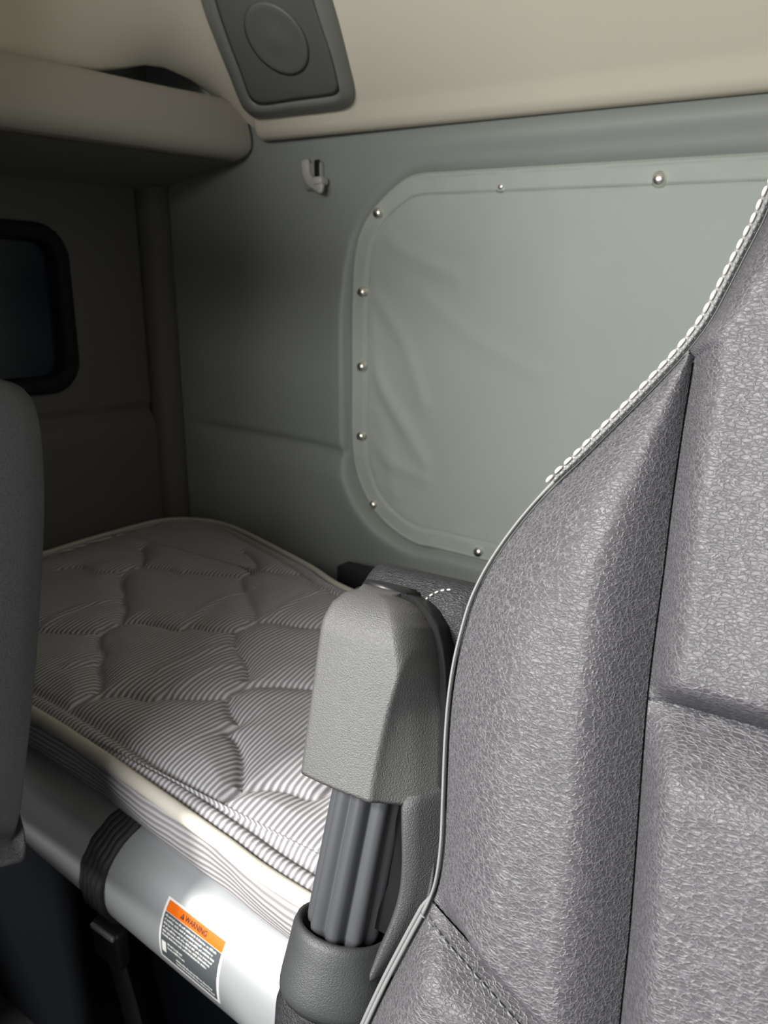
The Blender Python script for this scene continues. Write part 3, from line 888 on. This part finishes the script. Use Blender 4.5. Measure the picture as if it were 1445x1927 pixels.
def stitch_run(C, w, ln, gap, r, mbx, v0, v1):
    L = np.r_[0, np.cumsum(np.linalg.norm(np.diff(C, axis=0), axis=1))]
    q = 0
    while q + ln < L[-1]:
        qq = np.linspace(q, q + ln, 6)
        p = np.stack([np.interp(qq, L, C[:, k]) for k in (0, 1)], 1)
        if v1 < p[0, 1] < v0:
            bow = w + np.array([-.0006, .0004, .0008, .0008, .0004, -.0006])
            mbx.add(*tube(S(p[:, 0], p[:, 1], bow), np.array([.5, .9, 1, 1, .9, .5]) * r, 6))
        q += ln + gap
mb = MB()
o3 = OL + no * .0034
stitch_run(o3, -.0012, .0058, .0014, .00115, mb, .46, suv(1040, 900)[1])
mb.build('edge_stitching', M['thread'], seat)
mb = MB()
ro = OL + no * -.0004
stitch_run(ro, .0010, .0042, .0004, .0011, mb, .46, suv(1040, 900)[1])
mb.build('rope_edge', M['rope'], seat)
mb = MB()
tdiag = np.linspace(0, 1, 60)[:, None]
A = np.array([Lb[-1][0], vA]); B = np.array([SLn[-1][0], vB])
dg_ = A + (B - A) * tdiag + np.array([-.003, -.0065])
stitch_run(dg_, .0045, .0042, .0018, .0006, mb, 1, -1)
mb.build('diagonal_stitching', M['thread_grey'], seat)

# cushion and pedestal (below the frame)
V, F = rbox((UC, -.10, .60), (.52, .58, .14), .05); mk('seat_cushion', V, F, M['leather'], seat)
V, F = rbox((UC, -.05, .27), (.42, .46, .53), .02); mk('pedestal', V, F, M['black'], seat)

# ------------------------------------------------------------------ raised armrest (a part of the seat)
def row_u(pts, w):
    q = np.array([suv(x, y, w) for x, y in pts]); return q
WB = -.040
left_e = row_u([(583, 1452), (588, 1410), (596, 1350), (607, 1270), (615, 1210), (622, 1160), (631, 1128), (644, 1111), (660, 1106)], -.024)
ridge = row_u([(694, 1512), (703, 1450), (716, 1390), (728, 1340), (745, 1285), (757, 1240), (770, 1200), (782, 1165)], -.002)
rim = row_u([(826, 1530), (829, 1450), (830, 1380), (830, 1310), (829, 1265), (824, 1222), (814, 1182), (797, 1153), (778, 1135), (755, 1124)], WB)
v_bot = suv(690, 1510, -.001)[1]
v_top = suv(715, 1105, WB)[1]
def cu(C, v):
    o = np.argsort(C[:, 1]); return np.interp(v, C[o, 1], C[o, 0])
nv, ns = 90, 70
tv = np.linspace(0, 1, nv); vrow = v_bot + (v_top - v_bot) * (1 - (1 - tv) ** 1.5)
V = []
for v in vrow:
    a = cu(left_e, v); b = cu(rim, v); c = cu(ridge, v)
    dt = v_top - v
    s = np.linspace(0, 1, ns); s = .5 * s + .5 * (1 - np.cos(s * math.pi)) / 2
    u = a + (b - a) * s
    lw = np.sqrt(np.clip(1 - (1 - np.clip((u - a) / .013, 0, 1)) ** 2, 0, 1))
    rw = np.sqrt(np.clip(1 - (1 - np.clip((b - u) / .012, 0, 1)) ** 2, 0, 1))
    kr = float(sstep(.022, .072, dt))
    xx_ = np.clip((u - c) / max(.004, b - c), 0, 1)
    side = kr * .88 * (xx_ ** .85) * sstep(-.04, .12, xx_ + .02)
    tp = math.sqrt(max(0.0, 1 - (1 - min(1, dt / .036)) ** 2))
    bow = .003 * np.sin(np.clip((u - a) / max(.01, c - a), 0, 1) * math.pi)
    w = WB + (.038 * (1 - side) * lw * rw + bow) * tp
    V.append(S(u, np.full(ns, v) - 0 * u, w))
Vs = np.vstack(V); Fs = [f for f in grid_faces(nv, ns)]
# bottom lip turned in, so that the shell reads as a hood
lipo = Vs[:ns] + (-SN * .003 + SA * .002)
lip2 = Vs[:ns] + (-SN * .010 + SA * .004)
base_i = len(Vs)
Vs = np.vstack([Vs, lipo, lip2])
for j in range(ns - 1):
    Fs.append((j + 1, j, base_i + j, base_i + j + 1)); Fs.append((base_i + j + 1, base_i + j, base_i + ns + j, base_i + ns + j + 1))
ar = mk('armrest', Vs, Fs, M['plastic'], seat)
ar['label'] = 'raised armrest seen from its grey plastic underside'

# dark trim joining hood and pad
vq = np.linspace(v_bot + .004, v_top, 40)
vq = v_bot + .004 + (v_top - v_bot - .004) * np.sin(np.linspace(0, math.pi / 2, 50))
La = np.array([(cu(left_e, v), v) for v in vq]); Lb_ = np.array([(cu(rim, v), v) for v in vq])[::-1]
arm_r = np.array([suv(x, y, WB) for x, y in [(828, 1560), (824, 1640), (812, 1710), (780, 1790)]])
arm_l = arm_r[::-1] - np.array([.034, 0])
lo = np.vstack([La, Lb_, arm_r, arm_l])
tg_ = np.roll(lo, -1, 0) - np.roll(lo, 1, 0); tg_ /= np.linalg.norm(tg_, axis=1)[:, None] + 1e-9
lo = lo + np.stack([-tg_[:, 1], tg_[:, 0]], 1) * .0035 * np.r_[np.ones(len(La) + len(Lb_)), np.zeros(8)][:, None]
lo = lo + np.array([.0012, 0])
rings = []
co = lo.mean(0)
for w, sc in ((WB + .001, .98), (WB - .001, .995), (WB - .004, 1.0), (WB - .016, .985)):
    q = co + (lo - co) * np.array([sc, 1 - (1 - sc) * .3]); rings.append(S(q[:, 0], q[:, 1], w))
V, F = loft(rings); mk('backing_plate', V, F, M['gasket'], ar)

# leather pad behind
pad_l = row_u([(662, 1092), (645, 1150), (632, 1300), (626, 1450), (622, 1600), (600, 1700), (552, 1765), (522, 1820), (502, 1880), (496, 1990)], -.060)
pt = suv(735, 1062, -.078); vt = pt[1]
rows = []
vs_ = np.r_[vt - .040 * (1 - np.sin(np.linspace(0, math.pi / 2, 14))[::-1]), np.linspace(vt - .045, suv(495, 2000, -.055)[1], 50)]
vs_ = np.r_[vt - .038 * (1 - np.cos(np.linspace(0, math.pi / 2, 14))), np.linspace(vt - .042, suv(495, 2000, -.055)[1], 50)]
urt = row_u([(905, 1160), (880, 1300), (872, 1400), (850, 1600), (800, 1800), (760, 1990)], -.055)
for v in vs_:
    a = cu(pad_l, v); b = max(cu(urt, v), a + .075)
    k = math.sqrt(max(1e-4, 1 - (1 - min(1, (vt - v) / .038)) ** 2))
    cxx = (a + b) / 2; hw = (b - a) / 2 * (.80 + .20 * k); hd = .030 * (.15 + .85 * k)
    L = []
    for t in np.linspace(0, 2 * math.pi, 40, endpoint=False):
        c_, s_ = math.cos(t), math.sin(t); e = 2 / 3.2
        L.append((cxx + hw * math.copysign(abs(c_) ** e, c_), -.084 + hd * math.copysign(abs(s_) ** e, s_)))
    L = np.array(L); rows.append(S(L[:, 0], np.full(len(L), v), L[:, 1]))
V, F = loft(rows); pad = mk('armrest_pad', V, F, M['pad'], ar)

def on_pad(u, w_, v):
    return S(u, v, w_)
# stitches across the pad's top, laid on the pad surface
from mathutils.bvhtree import BVHTree
bvh = BVHTree.FromPolygons([Vector(p) for p in V], F)
def pad_hit(x, y):
    h_ = bvh.ray_cast(Vector(CAM), Vector(ray(x, y)).normalized())
    return None if h_[0] is None else np.array(h_[0])
for L in ([(683, 1106), (681, 1096), (681, 1086), (685, 1076), (692, 1068)], [(800, 1130), (812, 1120), (826, 1113), (840, 1110), (852, 1110)]):
    P = catmull(np.array(L, float), 60)
    pts = [pad_hit(*p) for p in P]; pts = [p for p in pts if p is not None]
    k = 0; mb = MB()
    while k + 9 < len(pts):
        q = np.array(pts[k:k + 9]) + SN * .0006
        mb.add(*tube(q, np.array([.3, .8, 1, 1, 1, 1, 1, .8, .3]) * .00075, 6)); k += 12
    if mb.n: mb.build('pad_stitching', M['thread'], ar)

# ribbed adjustment dial
dc = suv(668, 1600, -.018); du, dv0, dv1 = dc[0] - .0105, suv(650, 1795, -.014)[1], suv(680, 1490, -.014)[1]
DW = -.040
rings = []
nth = 160
for v, sc in ((dv0 - .004, .90), (dv0, .965), (dv0 + .004, 1.0), (dv0 + .03, 1.0), ((dv0 + dv1) / 2, 1.0), (dv1, 1.0), (dv1 + .02, 1.0)):
    L = []
    for t in np.linspace(0, 2 * math.pi, nth, endpoint=False):
        fl = .5 + .5 * math.cos(9 * (t + .12)); r = (.0258 - .0055 * (1 - fl ** .5)) * sc
        L.append((du + r * math.cos(t), DW + r * math.sin(t)))
    L = np.array(L); rings.append(S(L[:, 0], np.full(nth, v), L[:, 1]))
V, F = loft(rings); mk('adjustment_dial', V, F, M['dial'], ar)

# collar under the dial, and the arm joining collar to hood
cv = suv(645, 1770, -.006)[1] - .010
rings = []
for v, r, dw_ in ((cv - .012, .0255, 0), (cv - .003, .0275, 0), (cv + .001, .0295, 0), (cv + .0005, .0325, 0), (cv - .004, .0340, 0), (cv - .012, .0343, 0), (cv - .022, .0343, .001), (cv - .034, .0346, .002), (cv - .040, .0346, .002), (cv - .044, .0340, .002), (cv - .046, .032, .002), (cv - .050, .031, .0)):
    L = []
    for t in np.linspace(0, 2 * math.pi, 72, endpoint=False):
        ex = 1 + .20 * max(0, math.cos(t)) ** 2 * sstep(cv + .0, cv - .04, v) if False else 1 + .22 * max(0, math.cos(t)) ** 2 * float(sstep(0, .03, cv - v))
        L.append((du + r * ex * math.cos(t), DW + dw_ + r * math.sin(t)))
    L = np.array(L); rings.append(S(L[:, 0], np.full(72, v), L[:, 1]))
V, F = loft(rings); mk('dial_collar', V, F, M['plastic_dk'], ar)
ain = catmull(np.array([suv(x, y, -.032) for x, y in [(752, 1470), (753, 1512), (753, 1560), (749, 1620), (739, 1680), (722, 1735), (700, 1785), (680, 1830)]]), 40)
aout = catmull(np.array([suv(x, y, -.032) for x, y in [(830, 1440), (829, 1500), (827, 1560), (823, 1620), (812, 1680), (792, 1735), (762, 1795), (730, 1850)]]), 40)
rings = []
for p, q in zip(ain, aout):
    vm = (p[1] + q[1]) / 2; wd = q[0] - p[0]
    L = [(0, -.066), (0, -.046), (.0035, -.034), (.0080, -.0268), (.0105, -.0262), (wd * .6, -.0325), (wd - .003, -.0400), (wd, -.044), (wd, -.066)]
    ri = len(rings); sink = .012 * (1 - sstep(0, 5, ri)); lift = .0075 * (1 - sstep(6, 24, ri)) * np.array([0, .6, 1, 1, 1, .7, .2, 0, 0])
    rings.append(np.array([S(p[0] + a_, p[1] + (q[1] - p[1]) * a_ / wd, w_ - sink + lf) for (a_, w_), lf in zip(L, lift)]))
V, F = loft(rings); mk('side_arm', V, F, M['arm'], ar)
tp_ = catmull(np.array([suv(x, y, -.0385) for x, y in [(819, 1478), (820, 1540), (818, 1600), (812, 1660), (804, 1700)]]), 24)
V, F = tube(S(tp_[:, 0], tp_[:, 1], -.0385), .0014, 10); mk('trim_rib', V, F, M['plastic_dk'], ar)

# ================================================================== PASSENGER SEAT (left edge)
ps = empty('passenger_seat', (-.95, .05, 0))
tag(ps, 'dark leather passenger seat back cut off by the left edge of the frame', 'seat')
ppx = [(0, 716), (28, 722), (50, 738), (64, 768), (73, 820), (78, 900), (78, 980), (75, 1060), (70, 1150), (63, 1250), (53, 1350), (44, 1430), (36, 1500), (28, 1550), (16, 1584), (0, 1600)]
PW = -.108
pe = np.array([suv(x, y, PW) for x, y in ppx])
UCP = pe[:, 0].max() - .27
pr = np.c_[2 * UCP - pe[::-1][:, 0], pe[::-1][:, 1]]
oP = catmull(np.vstack([pe, pr]), 240, closed=True)
cP = oP.mean(0)
rings = []
for w, ins_ in ((-.128, .07), (-.124, .035), (-.118, .012), (-.113, .003), (PW, .0), (-.085, .0), (-.055, .001), (-.035, .005), (-.018, .013), (-.006, .026), (.0, .044), (-.002, .060), (-.007, .066), (-.002, .072), (.006, .090), (.010, .12), (.012, .18)):
    dv = oP - cP; Ln = np.linalg.norm(dv, axis=1)[:, None]
    q = oP - dv / Ln * ins_
    rings.append(S(q[:, 0], q[:, 1], w))
V, F = loft(rings); mk('backrest', V, F, M['leather_dk'], ps)
V, F = rbox(((UCP - .26 - .67) / 2, -.08, .71), (-.67 - UCP + .26, .60, .30), .05); mk('seat_cushion', V, F, M['leather_dk'], ps)
V, F = rbox((UCP - .02, -.08, .29), (.44, .60, .57), .02); mk('pedestal', V, F, M['black'], ps)

# ---- windshield header in front of the camera's back, carrying the roof edge
V, F = rbox(((XL + XR) / 2, -.27, 2.24), (XR - XL + .1, .10, .22), .02)
struct(mk('wall_front_upper', V, F, M['beige'], smooth=False))
V, F = rbox((-1.345, .435, 1.565), (.97, .03, .35), .012)  # added board out of view, keeps windshield light off the rear left corner
struct(mk('added_shade_board', V, F, M['wall_dark'], smooth=False))
V, F = rbox((-1.50, .51, 1.55), (.66, .10, 1.50), .02)  # invented bulkhead out of view, blocks light to darken the left side
struct(mk('added_shade_bulkhead', V, F, M['wall_dark'], smooth=False))
V, F = rbox(((XL + XR) / 2, -.78, .48), (XR - XL + .1, .30, .96), .06)
struct(mk('wall_front_lower', V, F, M['black'], smooth=False))

# ================================================================== LIGHT
W = bpy.data.worlds.new('World'); bpy.context.scene.world = W; W.use_nodes = True
bg = W.node_tree.nodes['Background']; bg.inputs[0].default_value = (.75, .85, 1.0, 1); bg.inputs[1].default_value = .06

def area(name, loc, target, sx_, sy_, power, col=(1, 1, 1), spread=180):
    l = bpy.data.lights.new(name, 'AREA'); l.shape = 'RECTANGLE'; l.size = sx_; l.size_y = sy_; l.energy = power; l.color = col; l.spread = math.radians(spread)
    o = bpy.data.objects.new(name, l); COL.objects.link(o); o.location = loc
    o.rotation_euler = (Vector(target) - Vector(loc)).to_track_quat('-Z', 'Y').to_euler()
    return o
area('windshield_daylight', (-.55, -1.0, 1.72), (-.30, .6, 1.15), 1.3, .75, 44, (1, 1, .99))
area('door_window_daylight', (.72, -.45, 1.42), (-.6, 1.2, 1.2), .7, .5, 1.5, (1, .98, .95))
sun = bpy.data.lights.new('sun', 'SUN'); sun.energy = 4.6; sun.angle = math.radians(7); sun.color = (1, .97, .93)
so = bpy.data.objects.new('sun', sun); COL.objects.link(so)
so.rotation_euler = Vector((.55, 1.0, -.95)).to_track_quat('-Z', 'Y').to_euler()

# ================================================================== CAMERA
cd = bpy.data.cameras.new('camera'); co_ = bpy.data.objects.new('camera', cd); COL.objects.link(co_)
cd.sensor_fit = 'VERTICAL'; cd.sensor_height = 36; cd.lens = FPX / 1927 * 36
co_.location = CAM
from mathutils import Matrix
co_.rotation_euler = Matrix((RT, UP, -FW)).transposed().to_euler()
cd.clip_start = .01
cd.dof.use_dof = True; cd.dof.focus_distance = .50; cd.dof.aperture_fstop = 14
sc = bpy.context.scene
sc.camera = co_
sc.view_settings.view_transform = 'Standard'; sc.view_settings.look = 'None'
sc.view_settings.gamma = 1; sc.view_settings.use_curve_mapping = False
sc.view_settings.exposure = 0.2
sc.cycles.use_denoising = True
